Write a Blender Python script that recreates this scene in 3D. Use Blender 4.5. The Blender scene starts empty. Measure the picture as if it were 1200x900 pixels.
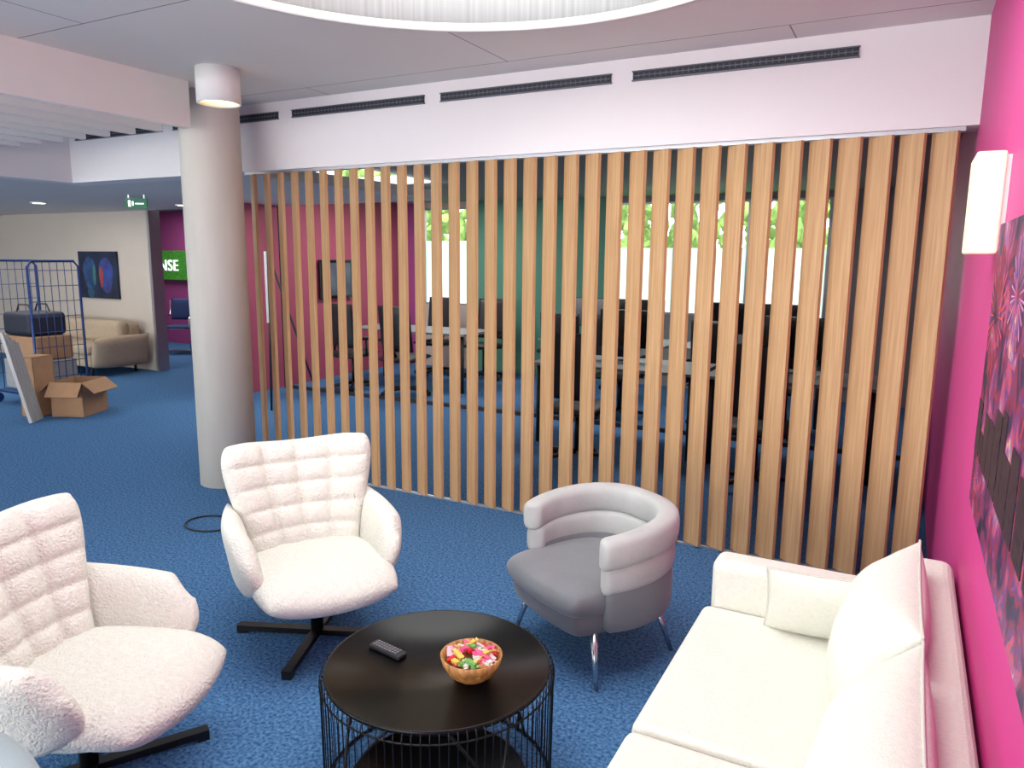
import bpy, bmesh, math, random
from mathutils import Vector, Matrix
random.seed(7)
S=bpy.context.scene
S.view_settings.view_transform='Standard'
COL=bpy.context.collection
pi=math.pi
# ------------------------------------------------------------------ materials
def lin(c):
    r=[]
    for k in c[:3]:
        k=k/255.0
        r.append(k/12.92 if k<=0.04045 else ((k+0.055)/1.055)**2.4)
    return (r[0],r[1],r[2],1.0)
def newmat(name):
    m=bpy.data.materials.new(name);m.use_nodes=True
    nt=m.node_tree;b=nt.nodes['Principled BSDF'];return m,nt,b
def mat(name,c,rough=0.6,metal=0.0,noise=0.0,nscale=20,bump=0.0,bscale=100,emit=0,ecol=None,sheen=0,stretch=None,c2=None,spec=None):
    m,nt,b=newmat(name)
    b.inputs['Base Color'].default_value=lin(c)
    b.inputs['Roughness'].default_value=rough
    b.inputs['Metallic'].default_value=metal
    if spec is not None:b.inputs['Specular IOR Level'].default_value=spec
    if sheen:b.inputs['Sheen Weight'].default_value=sheen
    if emit:
        b.inputs['Emission Color'].default_value=lin(ecol or c);b.inputs['Emission Strength'].default_value=emit
    tc=nt.nodes.new('ShaderNodeTexCoord');mp=nt.nodes.new('ShaderNodeMapping')
    nt.links.new(tc.outputs['Object'],mp.inputs[0])
    if stretch:mp.inputs['Scale'].default_value=stretch
    if noise or c2:
        n=nt.nodes.new('ShaderNodeTexNoise');n.inputs['Scale'].default_value=nscale;n.inputs['Detail'].default_value=4
        nt.links.new(mp.outputs[0],n.inputs['Vector'])
        r=nt.nodes.new('ShaderNodeValToRGB');nt.links.new(n.outputs['Fac'],r.inputs[0])
        r.color_ramp.elements[0].position=0.32;r.color_ramp.elements[1].position=0.68
        a=lin(c)
        d=lin(c2) if c2 else tuple(x*(1-noise) for x in a[:3])+(1,)
        r.color_ramp.elements[0].color=d;r.color_ramp.elements[1].color=a
        nt.links.new(r.outputs[0],b.inputs['Base Color'])
    if bump:
        n=nt.nodes.new('ShaderNodeTexNoise');n.inputs['Scale'].default_value=bscale;n.inputs['Detail'].default_value=3
        nt.links.new(mp.outputs[0],n.inputs['Vector'])
        bp=nt.nodes.new('ShaderNodeBump');bp.inputs['Strength'].default_value=bump;bp.inputs['Distance'].default_value=0.01
        nt.links.new(n.outputs['Fac'],bp.inputs['Height']);nt.links.new(bp.outputs[0],b.inputs['Normal'])
    return m
M={}
M['carpet']=mat('carpet_blue',(96,138,180),0.95,c2=(40,80,126),nscale=75,bump=0.6,bscale=140,spec=0.05)
M['white']=mat('paint_white',(234,236,231),0.8,noise=0.03,nscale=3)
M['lav']=mat('paint_soft_white',(226,223,224),0.8,noise=0.03,nscale=2)
M['pink']=mat('paint_magenta',(210,58,140),0.55,noise=0.05,nscale=2,bump=0.05,bscale=200)
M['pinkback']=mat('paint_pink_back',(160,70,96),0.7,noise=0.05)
M['purple']=mat('paint_purple',(160,72,136),0.7,noise=0.05)
M['green']=mat('paint_green',(74,132,112),0.7,noise=0.05)
M['greywall']=mat('paint_warm_grey',(192,184,174),0.8,noise=0.04,nscale=3)
M['lowceil']=mat('ceiling_paint',(210,210,208),0.85,noise=0.03)
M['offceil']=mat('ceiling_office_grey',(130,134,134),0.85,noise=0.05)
M['black']=mat('black_metal',(18,18,20),0.4,0.3,noise=0.1)
M['blackmatt']=mat('black_lacquer',(13,13,14),0.28,0.0,noise=0.1,nscale=8,spec=0.25)
M['dark']=mat('dark_plastic',(26,28,32),0.5,noise=0.1)
M['vent']=mat('vent_dark',(30,34,44),0.6,noise=0.1)
M['ventfin']=mat('vent_fin',(100,104,116),0.5,0.5,noise=0.1)
M['boucle']=mat('boucle_cream',(229,229,219),0.95,noise=0.09,nscale=60,bump=0.9,bscale=110)
M['sofa']=mat('sofa_weave',(225,225,214),0.95,noise=0.07,nscale=90,bump=0.35,bscale=220)
M['piping']=mat('sofa_piping',(204,203,193),0.95,noise=0.05,nscale=90)
M['greyv']=mat('velvet_grey',(112,115,120),0.75,noise=0.14,nscale=7,bump=0.1,bscale=60,sheen=0.3)
M['greyl']=mat('velvet_light_grey',(176,178,177),0.75,noise=0.14,nscale=8,bump=0.1,bscale=60,sheen=0.2)
M['greyb']=mat('velvet_pale_blue',(150,168,172),0.8,noise=0.1,nscale=8,bump=0.1,bscale=60,sheen=0.3)
M['chrome']=mat('brushed_steel',(200,200,205),0.25,1.0,noise=0.05)
M['alu']=mat('aluminium',(170,172,178),0.4,0.8,noise=0.05)
M['blueframe']=mat('blue_steel',(36,66,124),0.4,0.4,noise=0.1)
M['cardboard']=mat('cardboard',(166,130,98),0.9,noise=0.12,nscale=12)
M['beige']=mat('beige_fabric',(172,156,134),0.9,noise=0.1,nscale=30,bump=0.2)
M['desk']=mat('desk_grey',(120,120,124),0.5,noise=0.03)
M['screen']=mat('screen_black',(14,16,22),0.15,noise=0.1)
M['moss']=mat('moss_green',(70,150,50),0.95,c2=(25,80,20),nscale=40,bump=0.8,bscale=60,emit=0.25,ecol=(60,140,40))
M['signwhite']=mat('sign_letters',(245,245,245),0.5,emit=0.9,ecol=(245,245,255),noise=0.01)
M['exitg']=mat('exit_green',(16,100,64),0.5,emit=0.15,ecol=(20,140,90),noise=0.05)
M['lampglow']=mat('lamp_warm_glow',(255,240,200),0.5,emit=4.0,ecol=(255,225,160),noise=0.01)
M['downlight']=mat('downlight_glow',(255,245,225),0.5,emit=12.0,ecol=(255,240,215),noise=0.01)
M['sconce']=mat('sconce_glass',(240,238,210),0.4,emit=0.35,ecol=(255,240,175),noise=0.01)
M['skylight']=mat('skylight_diffuser',(250,250,250),0.9,emit=5.2,ecol=(254,255,252),noise=0.02)
M['foliage']=mat('hedge_leaves_glow',(150,184,100),0.9,c2=(60,96,44),nscale=5,emit=0.4,ecol=(150,178,110))  # leaves emit on their own so the hedge looks brightly daylit
M['bagblue']=mat('black_bag',(26,34,52),0.6,noise=0.2,nscale=10,bump=0.3,bscale=20)
M['bluechair']=mat('blue_seat_fabric',(30,50,100),0.8,noise=0.1)

def ceiling_mat():
    m,nt,b=newmat('ceiling_concrete')
    tc=nt.nodes.new('ShaderNodeTexCoord');br=nt.nodes.new('ShaderNodeTexBrick')
    mp=nt.nodes.new('ShaderNodeMapping');mp.inputs['Location'].default_value=(0.6,0.62,0)
    nt.links.new(tc.outputs['Object'],mp.inputs[0]);nt.links.new(mp.outputs[0],br.inputs['Vector'])
    br.inputs['Scale'].default_value=1.0;br.inputs['Mortar Size'].default_value=0.004
    br.inputs['Brick Width'].default_value=3.0;br.inputs['Row Height'].default_value=1.5;br.offset=0.5
    n=nt.nodes.new('ShaderNodeTexNoise');n.inputs['Scale'].default_value=1.2;n.inputs['Detail'].default_value=6
    nt.links.new(mp.outputs[0],n.inputs['Vector'])
    r=nt.nodes.new('ShaderNodeValToRGB');nt.links.new(n.outputs['Fac'],r.inputs[0])
    r.color_ramp.elements[0].color=lin((210,210,206));r.color_ramp.elements[1].color=lin((228,228,224))
    nt.links.new(r.outputs[0],br.inputs['Color1']);nt.links.new(r.outputs[0],br.inputs['Color2'])
    br.inputs['Mortar'].default_value=lin((140,136,136))
    nt.links.new(br.outputs['Color'],b.inputs['Base Color']);b.inputs['Roughness'].default_value=0.85
    return m
M['ceiling']=ceiling_mat()
def wood_mat(name,c1,c2,c3):
    m,nt,b=newmat(name)
    tc=nt.nodes.new('ShaderNodeTexCoord');mp=nt.nodes.new('ShaderNodeMapping');mp.inputs['Scale'].default_value=(60,60,1.6)
    nt.links.new(tc.outputs['Object'],mp.inputs[0])
    n=nt.nodes.new('ShaderNodeTexNoise');n.inputs['Scale'].default_value=1.6;n.inputs['Detail'].default_value=6
    nt.links.new(mp.outputs[0],n.inputs['Vector'])
    r=nt.nodes.new('ShaderNodeValToRGB');nt.links.new(n.outputs['Fac'],r.inputs[0])
    r.color_ramp.elements[0].position=0.30;r.color_ramp.elements[1].position=0.70
    r.color_ramp.elements[0].color=lin(c2);r.color_ramp.elements[1].color=lin(c1)
    g=nt.nodes.new('ShaderNodeNewGeometry');mx=nt.nodes.new('ShaderNodeMix');mx.data_type='RGBA'
    ml=nt.nodes.new('ShaderNodeMath');ml.operation='MULTIPLY';ml.inputs[1].default_value=0.4
    nt.links.new(g.outputs['Random Per Island'],ml.inputs[0]);nt.links.new(ml.outputs[0],mx.inputs[0])
    nt.links.new(r.outputs[0],mx.inputs[6]);mx.inputs[7].default_value=lin(c3)
    nt.links.new(mx.outputs[2],b.inputs['Base Color']);b.inputs['Roughness'].default_value=0.5
    return m
M['oak']=wood_mat('oak_slats',(204,168,124),(174,134,94),(190,150,106))
M['bowl']=wood_mat('bowl_wood',(206,150,84),(120,74,36),(160,110,60))
M['column']=mat('column_concrete',(202,198,188),0.8,noise=0.10,nscale=2.5,stretch=(3,3,0.6),bump=0.08,bscale=30)
def frosted():
    m,nt,b=newmat('frosted_glass')
    nt.nodes.remove(b);o=nt.nodes['Material Output']
    t=nt.nodes.new('ShaderNodeBsdfTranslucent');t.inputs[0].default_value=lin((236,244,250))
    d=nt.nodes.new('ShaderNodeBsdfDiffuse');d.inputs[0].default_value=lin((150,185,190))
    n=nt.nodes.new('ShaderNodeTexNoise');n.inputs['Scale'].default_value=3
    mth=nt.nodes.new('ShaderNodeMath');mth.operation='MULTIPLY_ADD';mth.inputs[1].default_value=0.1;mth.inputs[2].default_value=0.05
    nt.links.new(n.outputs['Fac'],mth.inputs[0])
    mx=nt.nodes.new('ShaderNodeMixShader');nt.links.new(mth.outputs[0],mx.inputs[0])
    nt.links.new(t.outputs[0],mx.inputs[1]);nt.links.new(d.outputs[0],mx.inputs[2]);nt.links.new(mx.outputs[0],o.inputs[0])
    return m
M['frost']=frosted()
def firework():
    m,nt,b=newmat('fireworks_print')
    tc=nt.nodes.new('ShaderNodeTexCoord')
    w=nt.nodes.new('ShaderNodeTexNoise');w.inputs['Scale'].default_value=9;w.inputs['Detail'].default_value=9;w.inputs['Distortion'].default_value=0.8
    nt.links.new(tc.outputs['Object'],w.inputs['Vector'])
    r=nt.nodes.new('ShaderNodeValToRGB');nt.links.new(w.outputs['Fac'],r.inputs[0])
    cr=r.color_ramp;cr.elements[0].position=0.34;cr.elements[0].color=lin((22,18,50));cr.elements[1].position=0.76;cr.elements[1].color=lin((245,225,215))
    for p,c in((0.43,(60,40,90)),(0.48,(150,34,60)),(0.53,(70,60,130)),(0.58,(200,70,90)),(0.63,(120,90,160)),(0.69,(235,170,120))):
        e=cr.elements.new(p);e.color=lin(c)
    nt.links.new(r.outputs[0],b.inputs['Base Color']);b.inputs['Roughness'].default_value=0.45;b.inputs['Specular IOR Level'].default_value=0.2
    return m
M['fire']=firework()

# ------------------------------------------------------------------ mesh helpers
def empty(name,loc=(0,0,0),rz=0):
    e=bpy.data.objects.new(name,None);COL.objects.link(e);e.location=loc;e.rotation_euler=(0,0,rz);e.empty_display_size=0.1;return e
def link(name,me,mats,parent=None,smooth=False,loc=None):
    if not isinstance(mats,(list,tuple)):mats=[mats]
    for m in mats:me.materials.append(m)
    o=bpy.data.objects.new(name,me);COL.objects.link(o)
    if loc:o.location=loc
    if parent:o.parent=parent
    if smooth:
        for p in me.polygons:p.use_smooth=True
    return o
def raw_box(bm,x0,x1,y0,y1,z0,z1,mtx=None,mi=0):
    vs=[bm.verts.new((x,y,z)) for x in(x0,x1) for y in(y0,y1) for z in(z0,z1)]
    if mtx:
        for v in vs:v.co=mtx@v.co
    for f in((0,1,3,2),(4,6,7,5),(0,4,5,1),(2,3,7,6),(0,2,6,4),(1,5,7,3)):
        fc=bm.faces.new([vs[i] for i in f]);fc.material_index=mi
    return vs
def box(name,b,m,parent=None,bev=0,seg=2):
    bm=bmesh.new();raw_box(bm,*b)
    bmesh.ops.recalc_face_normals(bm,faces=bm.faces)
    if bev:bmesh.ops.bevel(bm,geom=bm.edges[:],offset=bev,segments=seg,affect='EDGES',profile=0.5)
    me=bpy.data.meshes.new(name);bm.to_mesh(me);bm.free()
    return link(name,me,m,parent,smooth=False)
def raw_tube(bm,p0,p1,r0,r1=None,n=8,mi=0,cap=True):
    p0=Vector(p0);p1=Vector(p1);r1=r0 if r1 is None else r1
    d=(p1-p0).normalized();a=d.orthogonal().normalized();b=d.cross(a)
    A=[];B=[]
    for i in range(n):
        t=2*pi*i/n;o=a*math.cos(t)+b*math.sin(t)
        A.append(bm.verts.new(p0+o*r0));B.append(bm.verts.new(p1+o*r1))
    for i in range(n):
        j=(i+1)%n;f=bm.faces.new((A[i],A[j],B[j],B[i]));f.material_index=mi;f.smooth=True
    if cap:
        f=bm.faces.new(A[::-1]);f.material_index=mi;f=bm.faces.new(B);f.material_index=mi
def raw_poly(bm,pts,r,n=6,closed=False,mi=0):
    pts=[Vector(p) for p in pts];N=len(pts);rings=[]
    for i,p in enumerate(pts):
        if closed:d=pts[(i+1)%N]-pts[i-1]
        else:d=pts[min(i+1,N-1)]-pts[max(i-1,0)]
        d.normalize();a=d.cross(Vector((0,0,1)))
        if a.length<0.05:a=d.cross(Vector((1,0,0)))
        a.normalize();b=d.cross(a)
        rings.append([bm.verts.new(p+(a*math.cos(2*pi*k/n)+b*math.sin(2*pi*k/n))*r) for k in range(n)])
    for i in range(N if closed else N-1):
        A=rings[i];B=rings[(i+1)%N]
        for k in range(n):
            j=(k+1)%n
            f=bm.faces.new((A[k],A[j],B[j],B[k]));f.material_index=mi;f.smooth=True
def fin(bm,name,mats,parent=None,loc=None):
    bmesh.ops.recalc_face_normals(bm,faces=bm.faces)
    me=bpy.data.meshes.new(name);bm.to_mesh(me);bm.free();return link(name,me,mats,parent,loc=loc)
def tubes(name,segs,m,parent=None,n=8):
    bm=bmesh.new()
    for s in segs:raw_tube(bm,s[0],s[1],s[2],s[3] if len(s)>3 else None,n)
    return fin(bm,name,m,parent)
def lathe(name,prof,m,parent=None,n=48,loc=(0,0,0)):
    bm=bmesh.new();rings=[]
    for (r,z) in prof:
        if r<1e-5:rings.append([bm.verts.new((0,0,z))])
        else:rings.append([bm.verts.new((r*math.cos(2*pi*i/n),r*math.sin(2*pi*i/n),z)) for i in range(n)])
    for A,B in zip(rings,rings[1:]):
        for i in range(n):
            j=(i+1)%n
            if len(A)==1 and len(B)==1:continue
            if len(A)==1:f=bm.faces.new((A[0],B[j],B[i]))
            elif len(B)==1:f=bm.faces.new((A[i],A[j],B[0]))
            else:f=bm.faces.new((A[i],A[j],B[j],B[i]))
            f.smooth=True
    return fin(bm,name,m,parent,loc=loc)
def pillow(name,fn,m,parent=None,nu=40,nv=40,th=0.1,p=5,disp=None,e=0.5,bias=0.0):
    """two-sided padded sheet; fn(s,t)->centre point, s,t in[-1,1]"""
    bm=bmesh.new()
    def par(k,n):
        a=-1+2*k/n
        return max(-1.0,min(1.0,0.55*a+0.45*math.sin(a*pi/2)))
    h=1e-3
    F=[];B=[]
    def cl(x):return max(-1.0,min(1.0,x))
    for i in range(nu+1):
        s=par(i,nu);fr=[];bk=[]
        for j in range(nv+1):
            t=par(j,nv);c=Vector(fn(s,t))
            du=Vector(fn(cl(s+h),t))-Vector(fn(cl(s-h),t));dv=Vector(fn(s,cl(t+h)))-Vector(fn(s,cl(t-h)))
            n=du.cross(dv)
            if n.length<1e-12:n=Vector((0,0,1))
            n.normalize()
            pr=max(0,(1-abs(s)**p)*(1-abs(t)**p))**e
            d=disp(s,t)*pr if disp else 0
            edge=i in(0,nu) or j in(0,nv)
            v=bm.verts.new(c+n*(th*(0.5+bias)*pr+d))
            fr.append(v)
            bk.append(v if edge else bm.verts.new(c-n*(th*(0.5-bias)*pr)))
        F.append(fr);B.append(bk)
    for i in range(nu):
        for j in range(nv):
            f=bm.faces.new((F[i][j],F[i+1][j],F[i+1][j+1],F[i][j+1]));f.smooth=True
            q=(B[i][j],B[i][j+1],B[i+1][j+1],B[i+1][j])
            if len(set(q))>=3:
                try:
                    f=bm.faces.new(q);f.smooth=True
                except ValueError:pass
    return fin(bm,name,m,parent)
def sqdisk(s,t,k=0.35):
    return s*math.sqrt(1-k*t*t),t*math.sqrt(1-k*s*s)
def sstep(x):
    x=max(0,min(1,x));return x*x*(3-2*x)

# ------------------------------------------------------------------ room shell
WX=0.22; WY=4.12; CZ=2.74; BZ=2.27; LX=-6.56; YS=-3.4; YN=9.5; XW=-14.0
box('floor',(XW,WX+0.12,YS,YN+0.1,-0.1,0.0),M['carpet'])
box('wall_right',(WX,WX+0.12,YS,YN+0.1,0.0,CZ+0.1),M['pink'])
cx,cy,cr=-1.395,2.10,1.33
def ceiling():
    bm=bmesh.new();x0,x1,y0,y1=LX,WX,YS,WY+0.01
    ang=sorted([2*pi*i/96 for i in range(96)]+[math.atan2(y-cy,x-cx)%(2*pi) for x in(x0,x1) for y in(y0,y1)])
    I=[];O=[]
    for a in ang:
        c,s=math.cos(a),math.sin(a)
        t=min(((x1-cx)/c if c>1e-9 else (x0-cx)/c if c<-1e-9 else 1e9),((y1-cy)/s if s>1e-9 else (y0-cy)/s if s<-1e-9 else 1e9))
        I.append((cx+cr*c,cy+cr*s));O.append((cx+t*c,cy+t*s))
    n=len(ang)
    for z in(CZ,CZ+0.1):
        vi=[bm.verts.new((p[0],p[1],z)) for p in I];vo=[bm.verts.new((p[0],p[1],z)) for p in O]
        for i in range(n):
            j=(i+1)%n;bm.faces.new((vi[i],vi[j],vo[j],vo[i]))
    return fin(bm,'ceiling',M['ceiling'])
ceiling()
sk=empty('skylight',(cx,cy,CZ))
def shaft_mat():
    m,nt,b=newmat('skylight_shaft')
    tc=nt.nodes.new('ShaderNodeTexCoord');sp_=nt.nodes.new('ShaderNodeSeparateXYZ');nt.links.new(tc.outputs['Object'],sp_.inputs[0])
    at=nt.nodes.new('ShaderNodeMath');at.operation='ARCTAN2';nt.links.new(sp_.outputs[1],at.inputs[0]);nt.links.new(sp_.outputs[0],at.inputs[1])
    cb=nt.nodes.new('ShaderNodeCombineXYZ');nt.links.new(at.outputs[0],cb.inputs[0])
    n=nt.nodes.new('ShaderNodeTexNoise');n.inputs['Scale'].default_value=60;n.inputs['Detail'].default_value=3;nt.links.new(cb.outputs[0],n.inputs['Vector'])
    r=nt.nodes.new('ShaderNodeValToRGB');nt.links.new(n.outputs['Fac'],r.inputs[0])
    r.color_ramp.elements[0].position=.35;r.color_ramp.elements[1].position=.65
    r.color_ramp.elements[0].color=lin((176,180,178));r.color_ramp.elements[1].color=lin((198,202,200))
    nt.links.new(r.outputs[0],b.inputs['Base Color']);b.inputs['Roughness'].default_value=.9
    return m
lathe('shaft',[(cr+0.03,0.0),(cr+0.0,0.0),(cr-0.0,0.55),(cr+0.03,0.55),(cr+0.03,0.1)],shaft_mat(),sk,n=96)
lathe('trim_ring',[(cr+0.012,-0.002),(cr+0.012,-0.006),(cr-0.006,-0.006),(cr-0.006,0.03)],M['white'],sk,n=96)
lathe('diffuser',[(0,0.60),(cr*0.5,0.59),(cr,0.54)],M['skylight'],sk,n=96)
box('wall_bulkhead',(LX-0.2,WX,WY,WY+0.22,BZ,CZ+0.1),M['lav'])
box('wall_bulkhead_left',(LX-0.2,LX,YS,WY,BZ,CZ+0.1),M['lav'])
box('ceiling_corridor',(XW,LX-0.2,YS,7.0,BZ,BZ+0.1),M['lowceil'])
box('ceiling_hall',(LX-0.2,-4.6,WY+0.22,7.0,BZ,BZ+0.1),M['lowceil'])
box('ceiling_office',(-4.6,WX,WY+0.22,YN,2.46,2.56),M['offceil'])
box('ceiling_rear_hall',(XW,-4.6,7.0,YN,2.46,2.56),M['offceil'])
box('wall_left',(XW-0.1,XW,YS,YN+0.1,0,2.6),M['greywall'])
box('wall_painting',(XW,-9.50,7.0,7.12,0,2.56),M['greywall'])
box('door_frame_post',(-9.50,-9.45,6.97,7.15,0,2.27),M['alu'])
box('wall_rear_pink',(XW,-6.6,YN,YN+0.1,0,2.56),M['purple'])
box('wall_rear_green',(-5.75,-3.6,YN,YN+0.1,0,2.56),M['green'])
box('wall_rear_sill',(-6.6,-5.75,YN,YN+0.1,0,0.95),M['greywall'])
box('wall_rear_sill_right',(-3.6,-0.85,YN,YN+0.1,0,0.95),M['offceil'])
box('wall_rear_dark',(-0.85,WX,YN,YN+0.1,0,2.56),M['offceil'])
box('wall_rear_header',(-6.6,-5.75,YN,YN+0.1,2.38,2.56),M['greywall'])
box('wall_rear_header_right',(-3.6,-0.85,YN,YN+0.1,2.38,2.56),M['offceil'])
def window(name,x0,x1,z0,z1,n,zf):
    e=empty(name,(0,YN,0))
    bm=bmesh.new()
    for i in range(n+1):
        x=x0+(x1-x0)*i/n;raw_box(bm,x-0.04,x+0.04,0.02,0.08,z0,z1)
    for z in(z0,z1):raw_box(bm,x0,x1,0.025,0.075,z-0.025,z+0.025)
    fin(bm,'frame',M['alu'],e)
    box('frosted_pane',(x0,x1,0.045,0.055,z0,zf),M['frost'],e)
window('window_1',-6.6,-5.75,0.95,2.38,1,1.9)
window('window_2',-3.6,-0.85,0.95,2.38,3,1.80)
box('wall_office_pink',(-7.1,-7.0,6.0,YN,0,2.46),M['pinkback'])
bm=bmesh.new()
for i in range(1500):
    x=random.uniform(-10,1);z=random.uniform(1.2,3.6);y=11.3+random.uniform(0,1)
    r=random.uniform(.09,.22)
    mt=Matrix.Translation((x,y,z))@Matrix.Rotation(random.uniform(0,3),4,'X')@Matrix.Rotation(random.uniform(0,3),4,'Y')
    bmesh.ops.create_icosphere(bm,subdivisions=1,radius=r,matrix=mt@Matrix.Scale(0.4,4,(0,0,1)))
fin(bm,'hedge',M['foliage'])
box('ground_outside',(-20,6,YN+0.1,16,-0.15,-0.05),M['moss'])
box('wall_back_sill',(XW,WX,YS-0.15,YS,0,0.3),M['white'])
box('wall_back_header',(XW,WX,YS-0.15,YS,2.68,CZ+0.1),M['white'])
bm=bmesh.new()
x=XW
while x<WX:
    raw_box(bm,x,x+0.08,YS-0.12,YS-0.02,0.3,2.68);x+=1.77
fin(bm,'fill_window_back',M['alu'])  # unseen mullions of an invented opening that lets sky light in from behind
for i,(a,b) in enumerate(((-1.44,-0.31),(-2.70,-1.57),(-3.95,-2.83),(-5.2,-4.09),(-6.45,-5.34))):
    e=empty('ceiling_vent',(0,WY,2.62))
    box('slot',(a,b,-0.012,0.0,0,0.045),M['vent'],e)
    bm=bmesh.new()
    for z in(-0.004,0.043):raw_box(bm,a-0.005,b+0.005,-0.018,-0.0,z,z+0.006)
    n=int((b-a)/0.03)
    for k in range(n):
        x=a+(b-a)*k/n;raw_box(bm,x,x+0.004,-0.015,-0.008,0.012,0.036)
    raw_box(bm,a,b,-0.017,-0.01,0.021,0.025)
    fin(bm,'grille',M['ventfin'],e)
e=empty('baffle_ceiling',(0,0,0))
box('beam',(-4.20,-4.145,YS+2.2,3.41,2.455,CZ),M['white'],e)
bm=bmesh.new();x=-4.42
while x>LX+0.05:
    raw_box(bm,x-0.05,x,YS+2.2,3.41,2.455,2.56);x-=0.27
fin(bm,'baffles',M['white'],e)
box('backing_panel',(LX+0.01,-4.2,YS+2.2,3.41,2.60,2.64),M['white'],e)
colE=empty('concrete_column',(-4.35,3.73,0))
lathe('shaft',[(0,0),(0.2,0),(0.2,CZ)],M['column'],colE,n=64)
dl=empty('surface_downlight',(-3.72,3.27,CZ))
lathe('housing',[(0,0),(0.125,0),(0.125,-0.2),(0.115,-0.2),(0.112,-0.17)],M['white'],dl,n=48)
lathe('lens',[(0,-0.165),(0.113,-0.172)],M['lampglow'],dl,n=48)
for (x,y) in((-9.38,5.45),(-8.0,6.4),(-11.4,5.2),(-9.5,3.0)):
    e=empty('recessed_downlight',(x,y,BZ))
    lathe('glow',[(0,-0.012),(0.07,-0.012)],M['downlight'],e,n=24)
    lathe('ring',[(0.07,-0.014),(0.095,-0.012),(0.095,0)],M['white'],e,n=24)

# ------------------------------------------------------------------ slat partition
sp=empty('slat_partition',(0,0,0))
bm=bmesh.new()
NS=34
for i in range(NS):
    x=-4.405+i*(4.497/(NS-1))
    mt=Matrix.Translation((x,4.155,0))@Matrix.Rotation(math.radians(-31),4,'Z')
    raw_box(bm,-0.060,0.060,-0.011,0.011,0.012,2.25,mt)
fin(bm,'slats',M['oak'],sp)
box('top_rail',(-4.48,0.17,4.14,4.17,2.25,BZ),M['alu'],sp)
box('bottom_rail',(-4.48,0.17,4.14,4.16,0,0.012),M['alu'],sp)
gp=empty('glazed_partition',(0,6.9,0))
bm=bmesh.new()
raw_box(bm,-6.9,0.2,-0.02,0.02,0,0.04)
for x in(-6.9,-5.3,-4.35,-2.75,-1.2):raw_box(bm,x-0.02,x+0.02,-0.02,0.02,0,2.46)
fin(bm,'frame',M['vent'],gp)

# ------------------------------------------------------------------ wing chair
def wing_chair(loc,rz,spin):
    E=empty('wing_armchair',loc,rz)
    def back(s,t):
        s=-s
        T=(t+1)/2
        hw=0.240+0.090*sstep(T*1.1)
        w=abs(s)**2.2
        co=abs(s)**5*max(0,t)**5
        return (-0.17-0.19*T**0.9+0.13*w*(0.35+0.65*T),-s*hw*(1-0.10*co),0.33+0.49*T+0.05*w*T**3-0.010*(1-w)*T-0.045*co)
    def quilt(s,t):
        T=(t+1)/2;d=0;g=0
        for a in(-0.5,0.0,0.5):d=max(d,math.exp(-abs((s-a)/0.075)**1.4))
        for a in(0.22,0.41,0.60,0.79):g=max(g,math.exp(-abs((T-a)/0.030)**1.4))
        return -0.028*d-0.016*g*(1-0.4*d)
    pillow('backrest',back,M['boucle'],E,nu=90,nv=84,th=0.13,p=7,disp=quilt,e=0.45,bias=0.05)
    def seat(s,t):
        a,b=sqdisk(s,t,0.3)
        x=0.085+0.315*a
        return (x,0.295*b*(1+0.04*a),0.325+0.012*b*b-0.03*max(0,a)**3)
    pillow('seat_cushion',seat,M['boucle'],E,nu=44,nv=44,th=0.14,p=5,e=0.5,
        disp=lambda s,t:0.010*math.cos(s*pi/2)*math.cos(t*pi/2))
    def under(s,t):
        a,b=sqdisk(s,t);return (0.03+0.27*a,0.25*b,0.265)
    pillow('seat_shell',under,M['boucle'],E,nu=30,nv=30,th=0.08,p=4)
    for sg,nm in((1,'arm_left'),(-1,'arm_right')):
        def arm(s,t,sg=sg):
            S_=(s+1)/2;T=(t+1)/2
            ztop=0.575-0.025*S_-0.08*sstep((S_-0.78)/0.22)
            zbot=0.25+0.03*S_+0.04*sstep((S_-0.75)/0.25)
            x=-0.27+0.46*S_+0.03*math.sin(T*pi)*S_+0.02*T*S_
            y=0.262+0.02*math.sin(S_*pi)+0.05*T**1.5
            return (x,sg*y,zbot+(ztop-zbot)*T)
        pillow(nm,arm,M['boucle'],E,nu=40,nv=36,th=0.10,p=4,e=0.5)
    lathe('stem',[(0,0.03),(0.028,0.03),(0.028,0.20),(0.05,0.215),(0.11,0.235),(0.0,0.24)],M['black'],E,n=24)
    bm=bmesh.new()
    for k in range(4):
        mt=Matrix.Rotation(spin+k*pi/2,4,'Z')
        raw_box(bm,0,0.36,-0.02,0.02,0.012,0.036,mt)
        raw_box(bm,0.32,0.36,-0.02,0.02,0.0,0.012,mt)
    fin(bm,'star_base',M['black'],E)
    return E
wing_chair((-2.18,2.30,0),math.radians(-34),math.radians(57))
wing_chair((-2.20,1.27,0),math.radians(20),math.radians(40))

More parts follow.
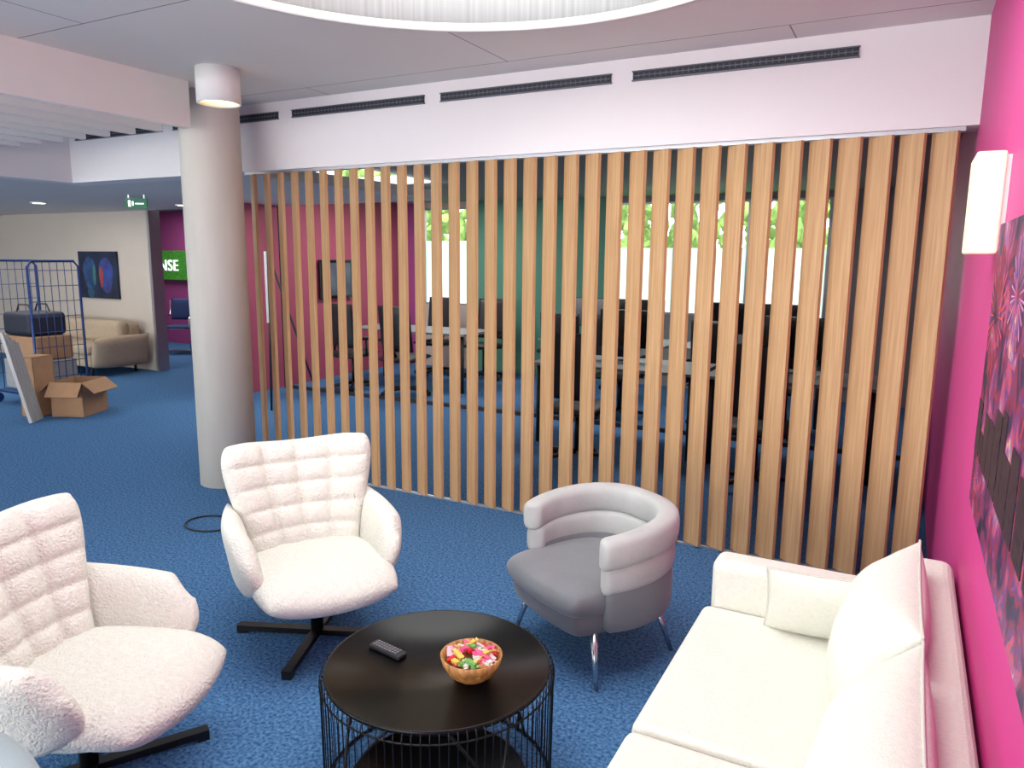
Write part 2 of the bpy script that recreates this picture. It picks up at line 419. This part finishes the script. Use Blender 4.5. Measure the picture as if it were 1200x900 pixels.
# ------------------------------------------------------------------ tub chair
def sweep(name,path,hy,hz,m,parent,n=20,pw=2.6,er=0.05):
    bm=bmesh.new();N=len(path);rings=[]
    cum=[0]
    for a,b in zip(path,path[1:]):cum.append(cum[-1]+(b-a).length)
    L=cum[-1]
    for i,p in enumerate(path):
        d=(path[min(i+1,N-1)]-path[max(i-1,0)]).normalized()
        nn=Vector((d.y,-d.x,0)).normalized();u=min(cum[i],L-cum[i])
        k=math.sqrt(max(0.0,1-(1-min(1,u/er))**2)) if u<er else 1
        k=max(k,0.02)
        ring=[]
        for q in range(n):
            a=2*pi*q/n;c=math.cos(a);s=math.sin(a)
            cc=math.copysign(abs(c)**(2/pw),c);ss=math.copysign(abs(s)**(2/pw),s)
            ring.append(bm.verts.new(p+nn*cc*hy*(0.3+0.7*k)+Vector((0,0,1))*ss*hz*(0.75+0.25*k)))
        rings.append(ring)
    for A,B in zip(rings,rings[1:]):
        for k in range(n):
            j=(k+1)%n;f=bm.faces.new((A[k],A[j],B[j],B[k]));f.smooth=True
    bm.faces.new(rings[0]);bm.faces.new(rings[-1][::-1])
    return fin(bm,name,m,parent)
def tub_chair(loc,rz,body,roll_):
    E=empty('tub_armchair',loc,rz)
    def path(R,z,drop,phi=128):
        pts=[];K=96
        for i in range(K+1):
            u=-1+2*i/K
            u=0.4*u+0.6*math.sin(u*pi/2)
            a=math.radians(phi)*u
            sy=math.copysign(abs(math.sin(a))**0.75,a)
            x=-R*math.cos(a)+0.01
            pts.append(Vector((x,R*sy,z-drop*abs(u)**2)))
        return pts
    sweep('back_roll_upper',path(0.285,0.580,0.05,126),0.048,0.062,roll_,E,pw=3.2,er=0.03)
    sweep('back_roll_lower',path(0.275,0.462,0.035,124),0.046,0.064,roll_,E,pw=3.2,er=0.03)
    sweep('body_shell',path(0.270,0.325,0.0,122),0.045,0.115,body,E,pw=4,er=0.03)
    def seat(s,t):
        a,b=sqdisk(s,t,0.2);return (0.05+0.28*a,0.275*b,0.335)
    pillow('seat_cushion',seat,body,E,nu=40,nv=40,th=0.13,p=8,e=0.4)
    def base(s,t):
        a,b=sqdisk(s,t,0.2);return (0.03+0.27*a,0.26*b,0.255)
    pillow('seat_base',base,body,E,nu=36,nv=36,th=0.13,p=12,e=0.35)
    sg=[]
    for y in(0.22,-0.22):
        sg.append(((0.18,y,0.22),(0.215,y*1.32,0.0),0.018,0.009))
        sg.append(((-0.19,y*0.75,0.22),(-0.25,y*0.98,0.0),0.018,0.009))
    tubes('legs',sg,M['chrome'],E,n=12)
    return E
tub_chair((-1.08,2.82,0),math.atan2(-.86,-.50),M['greyv'],M['greyl'])
tub_chair((-1.665,0.47,0),math.radians(4),M['greyb'],M['greyb'])

# ------------------------------------------------------------------ coffee table
TX,TY,TH=-1.20,1.79,0.40
T=empty('wire_coffee_table',(TX,TY,0))
R0=0.35
lathe('table_top',[(0,TH-0.014),(R0-0.008,TH-0.014),(R0-0.002,TH-0.008),(R0-0.002,TH+0.004),(R0-0.008,TH+0.004),(R0-0.010,TH-0.001),(0,TH-0.001)],M['blackmatt'],T,n=96)
bm=bmesh.new()
NW=90
for i in range(NW):
    a=2*pi*i/NW;c,s=math.cos(a),math.sin(a)
    pts=[((R0-0.004)*c,(R0-0.004)*s,TH-0.004),((R0+0.008)*c,(R0+0.008)*s,TH-0.002),((R0+0.013)*c,(R0+0.013)*s,TH-0.016),((R0+0.010)*c,(R0+0.010)*s,TH-0.05)]
    pts+=[((R0+0.006)*c,(R0+0.006)*s,0.012)]
    raw_poly(bm,pts,0.0021,n=4)
for z,r in((0.008,0.005),(TH-0.03,0.003)):
    raw_poly(bm,[((R0+0.006)*math.cos(2*pi*i/72),(R0+0.006)*math.sin(2*pi*i/72),z) for i in range(72)],r,closed=True)
for k in range(4):
    a0=k*pi/2+0.35
    pts=[]
    for i in range(21):
        u=i/20;an=a0+(u-0.5)*1.7;rr=R0-0.015-0.10*math.sin(u*pi)
        pts.append((rr*math.cos(an),rr*math.sin(an),0.02+(TH-0.05)*max(0,math.sin(u*pi))**0.6))
    raw_poly(bm,pts,0.005)
fin(bm,'wire_cage',M['black'],T)
lathe('lower_shelf',[(0,0.03),(0.27,0.03),(0.275,0.036),(0.275,0.05),(0.268,0.05),(0.266,0.042),(0,0.042)],M['blackmatt'],T,n=64,loc=(0.03,-0.05,0))
B=empty('candy_bowl',(-1.07,1.775,TH+0.0))
lathe('bowl',[(0,0.0),(0.045,0.0),(0.07,0.02),(0.088,0.05),(0.094,0.075),(0.088,0.075),(0.08,0.05),(0.062,0.022),(0,0.010)],M['bowl'],B,n=48)
cm=[mat('candy_pink',(228,80,130),0.35,noise=0.1),mat('candy_red',(195,34,45),0.35,noise=0.1),mat('candy_white',(225,225,215),0.4,noise=0.05),mat('candy_yellow',(215,185,80),0.4,noise=0.1),mat('candy_rose',(230,160,175),0.35,noise=0.1),mat('candy_green',(110,170,90),0.35,noise=0.1)]
bm=bmesh.new()
for i in range(60):
    a=random.uniform(0,2*pi);r=0.070*math.sqrt(random.random());z=0.055+0.03*(1-(r/0.08)**2)+random.uniform(-0.008,0.01)
    mt=Matrix.Translation((r*math.cos(a),r*math.sin(a),z))@Matrix.Rotation(random.uniform(0,6.28),4,'Z')@Matrix.Rotation(random.uniform(-.6,.6),4,'Y')
    mi=random.choice([0,0,1,2,4,2,3,3,5,0])
    L=random.uniform(.011,.017)
    raw_box(bm,-L,L,-0.0075,0.0075,-0.005,0.005,mt,mi)
    for sg in(-1,1):
        p=[mt@Vector((sg*L,0,0)),mt@Vector((sg*(L+0.01),0.008,0.002)),mt@Vector((sg*(L+0.01),-0.008,-0.002))]
        f=bm.faces.new([bm.verts.new(q) for q in p]);f.material_index=mi
me=bpy.data.meshes.new('sweets');bm.to_mesh(me);bm.free();link('sweets',me,cm,B)
Rm=empty('remote_control',(-1.375,1.765,TH+0.0),math.radians(-9))
box('body',(-0.068,0.068,-0.02,0.02,0,0.018),M['dark'],Rm,bev=0.006,seg=3)
bm=bmesh.new()
for i in range(9):
    for j in range(3):
        mt=Matrix.Translation((-0.052+i*0.012,-0.011+j*0.011,0.018))
        raw_box(bm,-0.0035,0.0035,-0.003,0.003,0,0.002,mt)
fin(bm,'buttons',mat('remote_button',(120,122,126),0.5,noise=0.1),Rm)

# ------------------------------------------------------------------ sofa
SF=empty('sofa',(0,0,0))
X0,X1=-0.57,0.20;Y0,Y1=0.55,2.79
box('frame',(X0+0.03,X1,Y0+0.02,Y1-0.02,0.07,0.26),M['sofa'],SF,bev=0.02,seg=3)
box('back_frame',(0.09,X1+0.01,Y0+0.02,Y1-0.01,0.2,0.665),M['sofa'],SF,bev=0.035,seg=4)
box('arm_far',(X0+0.01,0.14,Y1-0.14,Y1,0.1,0.555),M['sofa'],SF,bev=0.035,seg=4)
box('arm_near',(X0+0.01,0.14,Y0,Y0+0.14,0.1,0.555),M['sofa'],SF,bev=0.035,seg=4)
box('seat_cushion_1',(X0-0.01,0.08,1.805,Y1-0.142,0.25,0.385),M['sofa'],SF,bev=0.03,seg=4)
box('seat_cushion_2',(X0-0.01,0.08,Y0+0.142,1.798,0.25,0.385),M['sofa'],SF,bev=0.03,seg=4)
bm=bmesh.new()
for x in(X0+0.08,X1-0.08):
    for y in(Y0+0.08,Y1-0.08):raw_tube(bm,(x,y,0.08),(x,y,0),0.02,0.015,12)
fin(bm,'feet',M['black'],SF)
def cushion(name,c,w,h,th,rx,rz,parent,mtl,bias=0.0):
    mt=Matrix.Translation(c)@Matrix.Rotation(rz,4,'Z')@Matrix.Rotation(rx,4,'Y')
    def fn(s,t):
        k=0.05
        return mt@Vector((0,-s*w/2*(1-k*(1-t*t)*abs(s)**3),t*h/2*(1-k*(1-s*s)*abs(t)**3)))
    pillow(name,fn,mtl,parent,nu=40,nv=40,th=th,p=2.6,e=0.6,bias=bias,disp=lambda s,t:0.006*math.sin(5*s+3*t)*math.cos(4*t-2*s)-0.006*max(0,math.sin(9*s*t))**2)
    bm=bmesh.new();pts=[]
    K=20
    for a,b in(((-1,-1),(1,-1)),((1,-1),(1,1)),((1,1),(-1,1)),((-1,1),(-1,-1))):
        for i in range(K):
            u=i/K;pts.append(fn(a[0]+(b[0]-a[0])*u,a[1]+(b[1]-a[1])*u))
    raw_poly(bm,pts,0.004,n=6,closed=True)
    fin(bm,name+'_piping',M['piping'],parent)
cushion('back_cushion_1',(0.045,2.24,0.575),0.70,0.42,0.22,math.radians(15),0,SF,M['sofa'],0.22)
cushion('back_cushion_2',(0.045,1.52,0.575),0.70,0.42,0.22,math.radians(15),0,SF,M['sofa'],0.22)
cushion('back_cushion_3',(0.045,0.98,0.575),0.34,0.42,0.2,math.radians(15),0,SF,M['sofa'],0.22)
cushion('arm_cushion',(-0.13,2.57,0.50),0.44,0.26,0.12,math.radians(16),math.radians(-83),SF,M['sofa'])

# ------------------------------------------------------------------ right wall items
sc=empty('wall_sconce',(WX,2.60,1.815))
box('backplate',(-0.015,0,-0.09,0.13,-0.13,0.13),M['white'],sc)
box('glass_shade',(-0.085,-0.012,-0.10,0.14,-0.14,0.14),M['sconce'],sc,bev=0.006)
pc=empty('fireworks_picture',(WX,1.59,1.385))
box('canvas',(-0.03,0,-0.68,0.68,-0.36,0.36),M['fire'],pc)
bm=bmesh.new();y=-0.66
while y<0.60:
    w=min(random.uniform(0.05,0.12),0.67-y);h=random.uniform(0.06,0.2);raw_box(bm,-0.032,-0.03,y,y+w,-0.22,-0.22+h);y+=w+random.uniform(0,0.03)
fin(bm,'printed_skyline',mat('print_dark',(26,18,36),0.5,c2=(70,50,60),nscale=60,spec=.2),pc)
bm=bmesh.new()
for (by,bz,br_,mi) in((0.50,0.14,0.17,0),(0.15,0.2,0.13,1),(-0.2,0.12,0.18,0),(-0.5,0.2,0.13,1),(0.55,-0.27,0.08,0)):
    for k in range(26):
        a=2*pi*k/26+random.uniform(-.08,.08);r1=br_*random.uniform(.7,1);w=0.05
        q=[(-0.0335,by+0.02*math.cos(a),bz+0.02*math.sin(a)),(-0.0335,by+r1*math.cos(a-w*.5),min(0.355,bz+r1*math.sin(a-w*.5))),(-0.0335,by+r1*math.cos(a+w*.5),min(0.355,bz+r1*math.sin(a+w*.5)))]
        q=[(v[0],max(-.675,min(.675,v[1])),v[2]) for v in q]
        f=bm.faces.new([bm.verts.new(v) for v in q]);f.material_index=mi
fin(bm,'printed_bursts',[mat('print_red',(220,40,60),0.4,noise=0.1),mat('print_lilac',(205,150,210),0.4,noise=0.1)],pc)

# ------------------------------------------------------------------ hall
pt=empty('painting',(-10.67,6.985,1.355))
box('canvas',(-0.45,0.45,-0.02,0.01,-0.345,0.345),mat('painting_navy',(26,42,72),0.7,c2=(12,20,40),nscale=4),pt)
def blob(name,cx_,cz_,rx,rz_,m,dy):
    bm=bmesh.new();c=bm.verts.new((cx_,dy,cz_));n=24
    rr=[bm.verts.new((cx_+rx*math.cos(2*pi*i/n)*(1+0.12*math.sin(3*2*pi*i/n)),dy,cz_+rz_*math.sin(2*pi*i/n))) for i in range(n)]
    for i in range(n):bm.faces.new((c,rr[i],rr[(i+1)%n]))
    fin(bm,name,m,pt)
blob('head_left',-0.19,0.02,0.15,0.25,mat('paint_blue',(40,80,130),0.7,c2=(24,46,80),nscale=8),-0.022)
blob('head_right',0.19,0.0,0.16,0.26,mat('paint_blue2',(40,74,150),0.7,c2=(50,42,90),nscale=6),-0.022)
blob('cheek',0.08,-0.03,0.045,0.16,mat('paint_red',(170,76,56),0.7,c2=(100,30,66),nscale=9),-0.024)
blob('cheek_left',-0.08,0.0,0.035,0.15,mat('paint_teal',(60,120,110),0.7,noise=0.3),-0.0235)
blob('neck_left',-0.19,-0.27,0.08,0.07,mat('paint_teal2',(40,80,110),0.7,noise=0.3),-0.0235)
lc=empty('loveseat',(0,0,0))
box('base',(-11.4,-9.7,6.12,6.9,0.14,0.32),M['beige'],lc,bev=0.03,seg=3)
box('backrest',(-11.35,-9.7,6.68,6.93,0.2,0.72),M['beige'],lc,bev=0.09,seg=4)
for nm,a in(('arm_right',-9.70),('arm_left',-11.5)):
    def arm(s,t,a=a):
        return (a+0.06+0.07*((t+1)/2)**2*(1 if a>-10 else -1),6.52+0.42*s,0.33+0.22*t*(1-0.15*max(0,-s)**2))
    pillow(nm,arm,M['beige'],lc,nu=24,nv=20,th=0.17,p=4)
for i,a in enumerate((-11.35,-10.52)):
    box('seat_%d'%i,(a,a+0.83,6.08,6.72,0.31,0.44),M['beige'],lc,bev=0.04,seg=3)
    box('cushion_%d'%i,(a,a+0.83,6.55,6.75,0.42,0.74),M['beige'],lc,bev=0.08,seg=4)
tubes('feet',[((x,y,0.15),(x,y,0),0.02) for x in(-11.3,-9.8) for y in(6.2,6.85)],M['dark'],lc)
def container(loc):
    rc=empty('roll_container',loc)
    bm=bmesh.new()
    xa,xb,ya,yb,zt=-0.40,0.40,-0.275,0.275,1.58
    for x in(xa,xb):
        raw_poly(bm,[(x,ya,0.14),(x,ya,zt-0.06),(x,ya+0.05,zt),(x,yb-0.05,zt),(x,yb,zt-0.06),(x,yb,0.14)],0.014,n=8)
        for k in range(1,7):raw_tube(bm,(x,ya+(yb-ya)*k/7,0.16),(x,ya+(yb-ya)*k/7,zt),0.004,n=5)
        for k in range(1,9):raw_tube(bm,(x,ya,0.16+k*0.165),(x,yb,0.16+k*0.165),0.004,n=5)
    for y in(ya,yb):raw_tube(bm,(xa,y,0.14),(xb,y,0.14),0.016)
    for k in range(9):raw_tube(bm,(xa,ya+(yb-ya)*k/8,0.15),(xb,ya+(yb-ya)*k/8,0.15),0.008,n=5)
    for x in(xa,xb):
        for y in(ya,yb):raw_tube(bm,(x-0.012,y,0.055),(x+0.012,y,0.055),0.055,n=14);raw_tube(bm,(x,y,0.06),(x,y,0.14),0.014)
    fin(bm,'frame',M['blueframe'],rc)
    box('crate_1',(-0.32,0.32,-0.22,0.22,0.17,0.50),mat('grey_crate',(150,152,156),0.6,noise=0.1),rc,bev=0.015)
    box('crate_2',(-0.30,0.30,-0.2,0.2,0.51,0.76),M['cardboard'],rc,bev=0.008)
    box('bag_body',(-0.30,0.22,-0.21,0.21,0.765,1.02),M['bagblue'],rc,bev=0.05,seg=4)
    bm=bmesh.new()
    for y in(-0.1,0.1):raw_poly(bm,[(-0.2,y,1.0),(-0.14,y,1.1),(0.04,y,1.1),(0.1,y,1.0)],0.01,n=6)
    fin(bm,'bag_handles',M['dark'],rc)
container((-8.58,4.84,0))
ap=empty('aluminium_profiles',(-7.60,4.18,0),math.radians(35))
bm=bmesh.new()
for i in range(5):
    mt=Matrix.Translation((0.0,-0.12+i*0.05,0.0))@Matrix.Rotation(math.radians(-12),4,'Y')
    raw_box(bm,0.0,0.03,0,0.026,0.006,0.92-i*0.03,mt)
fin(bm,'profiles',mat('white_alu',(175,175,175),0.4,0.2,noise=0.15,nscale=30,stretch=(30,30,1)),ap)
def carton(loc,rz,w,d,h,flaps,name='cardboard_box'):
    E=empty(name,loc,rz);bm=bmesh.new();th=0.006
    raw_box(bm,-w/2,w/2,-d/2,d/2,0,th)
    raw_box(bm,-w/2,-w/2+th,-d/2,d/2,0,h);raw_box(bm,w/2-th,w/2,-d/2,d/2,0,h)
    raw_box(bm,-w/2,w/2,-d/2,-d/2+th,0,h);raw_box(bm,-w/2,w/2,d/2-th,d/2,0,h)
    if flaps:
        for sg in(-1,1):
            mt=Matrix.Translation((sg*w/2,0,h))@Matrix.Rotation(sg*math.radians(40),4,'Y')
            raw_box(bm,0 if sg>0 else -d*0.4,d*0.4 if sg>0 else 0,-d/2,d/2,-th,0,mt)
            mt=Matrix.Translation((0,sg*d/2,h))@Matrix.Rotation(-sg*math.radians(55),4,'X')
            raw_box(bm,-w/2,w/2,0 if sg>0 else -d*0.4,d*0.4 if sg>0 else 0,-th,0,mt)
    else:raw_box(bm,-w/2,w/2,-d/2,d/2,h-th,h)
    fin(bm,'carton',M['cardboard'],E);return E
carton((-7.62,4.66,0),math.radians(25),0.34,0.42,0.36,True)
carton((-7.90,4.40,0),math.radians(12),0.20,0.24,0.62,False)
ex=empty('exit_sign',(-7.22,5.2,2.13),math.radians(30))
box('plate',(-0.11,0.11,-0.012,0.012,0,0.105),M['exitg'],ex)
bm=bmesh.new()
raw_tube(bm,(-0.08,0,0.105),(-0.08,0,0.14),0.006);raw_tube(bm,(0.08,0,0.105),(0.08,0,0.14),0.006)
raw_box(bm,-0.01,0.08,-0.015,-0.012,0.045,0.058);raw_box(bm,-0.08,-0.055,-0.015,-0.012,0.02,0.085);raw_box(bm,-0.04,-0.025,-0.015,-0.012,0.03,0.075)
fin(bm,'pictogram',M['signwhite'],ex)
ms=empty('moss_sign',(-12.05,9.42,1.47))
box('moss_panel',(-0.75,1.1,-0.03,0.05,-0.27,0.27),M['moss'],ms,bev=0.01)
cu=bpy.data.curves.new('letters','FONT');cu.body='NSE';cu.size=0.29;cu.extrude=0.01;cu.space_character=1.1
cu.materials.append(M['signwhite']);lo=bpy.data.objects.new('letters',cu);COL.objects.link(lo);lo.parent=ms
lo.location=(-0.44,-0.05,-0.10);lo.rotation_euler=(pi/2,0,0)
tv=empty('wall_screen',(-6.98,7.95,1.35));box('panel',(0,0.04,-0.32,0.32,-0.26,0.26),M['screen'],tv,bev=0.005)
box('panel_image',(0.041,0.043,-0.28,0.28,-0.22,0.22),mat('screen_image',(90,96,110),0.4,c2=(50,56,72),nscale=3),tv)
fcx=empty('flipchart',(-6.2,6.0,0),math.radians(-50))
box('board',(-0.3,0.3,-0.01,0.01,0.95,1.7),mat('paper_white',(205,208,212),0.7,noise=0.03),fcx)
tubes('legs',[((-0.2,0.02,1.7),(-0.32,0.0,0),0.012),((0.2,0.02,1.7),(0.32,0.0,0),0.012),((0,0.03,1.6),(0,0.5,0),0.012)],M['dark'],fcx)
def office_chair(loc,rz,m=None):
    E=empty('office_chair',loc,rz);m=m or M['dark']
    pillow('seat',lambda s,t:(0.24*s,0.24*t,0.46+0.01*s),m,E,nu=14,nv=14,th=0.09,p=4)
    pillow('back',lambda s,t:(-0.24+0.05*s*s-0.04*t,0.22*s,0.82+0.27*t),m,E,nu=14,nv=14,th=0.06,p=4)
    sg=[((0,0,0.08),(0,0,0.43),0.025),((-0.15,0,0.42),(-0.27,0,0.6),0.02)]
    for k in range(5):
        a=2*pi*k/5;sg.append(((0,0,0.09),(0.28*math.cos(a),0.28*math.sin(a),0.06),0.018));sg.append(((0.28*math.cos(a)-0.02,0.28*math.sin(a),0.03),(0.28*math.cos(a)+0.02,0.28*math.sin(a),0.03),0.03))
    for y in(-0.27,0.27):sg+=[((-0.05,y,0.45),(-0.05,y,0.66),0.014),((-0.15,y,0.67),(0.12,y,0.67),0.022)]
    tubes('frame',sg,M['black'],E)
def desk(loc,rz,w=1.5,mon=1):
    E=empty('office_desk',loc,rz)
    box('top',(-w/2,w/2,-0.38,0.38,0.71,0.735),M['desk'],E)
    tubes('legs',[((x,y,0.71),(x,y,0),0.022) for x in(-w/2+0.06,w/2-0.06) for y in(-0.32,0.32)],M['dark'],E)
    for k in range(mon):
        x0=(k-(mon-1)/2)*0.62
        box('monitor_%d'%k,(x0-0.28,x0+0.28,0.10,0.13,0.86,1.20),M['screen'],E,bev=0.006)
        tubes('stand_%d'%k,[((x0,0.14,0.74),(x0,0.14,1.0),0.018),((x0-0.1,0.12,0.742),(x0+0.1,0.12,0.742),0.012)],M['dark'],E)
desk((-3.0,8.1,0),0,1.5,2);desk((-1.4,8.1,0),0,1.5,2);desk((-2.2,6.3,0),0.0,1.5,1);desk((-0.75,6.3,0),0,1.3,1)
for (x,y,r) in((-3.2,7.3,1.6),(-2.6,7.33,1.5),(-1.6,7.3,1.6),(-1.0,7.33,1.5),(-2.3,5.5,1.5),(-0.9,5.5,1.6)):office_chair((x,y,0),r)
desk((-5.6,8.0,0),0.0,1.8,0)
for (x,y,r) in((-6.1,7.25,1.5),(-5.3,7.25,1.6),(-5.1,8.8,-1.6),(-5.9,8.8,-1.5)):office_chair((x,y,0),r)
vc=empty('visitor_chair',(-10.9,8.5,0),math.radians(-60))
pillow('seat',lambda s,t:(0.23*s,0.23*t,0.46),M['bluechair'],vc,nu=12,nv=12,th=0.05,p=5)
pillow('back',lambda s,t:(-0.24-0.03*t,0.22*s,0.74+0.18*t),M['bluechair'],vc,nu=12,nv=12,th=0.04,p=5)
bm=bmesh.new()
for y in(-0.25,0.25):raw_poly(bm,[(-0.27,y,0.9),(-0.24,y,0.66),(-0.2,y,0.64),(0.2,y,0.64),(0.25,y,0.6),(0.25,y,0.05),(0.22,y,0.02),(-0.25,y,0.02)],0.012)
raw_tube(bm,(-0.25,-0.25,0.02),(-0.25,0.25,0.02),0.012);raw_tube(bm,(0.2,-0.25,0.44),(0.2,0.25,0.44),0.012)
fin(bm,'frame',M['chrome'],vc)
bm=bmesh.new();pts=[]
for i in range(40):
    a=i/39*5.0+1.2;pts.append((-3.72+0.16*math.cos(a),3.02+0.13*math.sin(a),0.008))
pts+=[(-3.72,3.3,0.008),(-3.95,3.5,0.008)]
raw_poly(bm,pts,0.005)
fin(bm,'floor_cable',M['black'])

# ------------------------------------------------------------------ lights
def area(name,loc,rot,sx,sy,pw,col=(1,1,1)):
    l=bpy.data.lights.new(name,'AREA');l.shape='RECTANGLE';l.size=sx;l.size_y=sy;l.energy=pw;l.color=col
    o=bpy.data.objects.new(name,l);COL.objects.link(o);o.location=loc;o.rotation_euler=rot;return o
area('fill_office',(-2.3,7.0,2.44),(0,0,0),1.2,0.6,40,(1,0.98,0.95))  # added fill for the room behind the slats, no fixture modelled
area('fill_meeting',(-5.6,7.9,2.44),(0,0,0),0.8,0.8,46,(1,0.96,0.95))  # added fill over the meeting desk, no fixture modelled
area('fill_purple_room',(-11,8.3,2.44),(0,0,0),1.6,1.2,45,(1,0.95,0.95))  # added fill for the purple room past the door post
area('fill_hall',(-9.4,4.9,2.25),(0,0,0),3.0,2.5,60,(1,0.95,0.9))  # added broad fill to lift the dark hall, besides its downlights
area('fill_foyer',(-6.0,5.5,2.25),(0,0,0),1.6,1.6,26,(1,0.97,0.94))  # added fill to brighten the far carpet behind the column
W=bpy.data.worlds.new('world');S.world=W;W.use_nodes=True
bg=W.node_tree.nodes['Background'];bg.inputs[0].default_value=(1.0,1.0,0.98,1);bg.inputs[1].default_value=7.5

# ------------------------------------------------------------------ camera
psi=math.radians(27.9);p=math.radians(9.6);roll=math.radians(0.5)
F0=Vector((-math.sin(psi),math.cos(psi),0));R=Vector((math.cos(psi),math.sin(psi),0));Z=Vector((0,0,1))
F=F0*math.cos(p)-Z*math.sin(p);U=F0*math.sin(p)+Z*math.cos(p)
c,s=math.cos(roll),math.sin(roll)
Rx=R*c+U*s;Ux=U*c-R*s
cam=bpy.data.cameras.new('camera');co=bpy.data.objects.new('camera',cam);COL.objects.link(co)
mw=Matrix((Rx,Ux,-F)).transposed().to_4x4();mw.translation=Vector((0,0,1.65));co.matrix_world=mw
cam.sensor_width=36;cam.lens=870/1200*36;cam.clip_start=0.02
S.camera=co
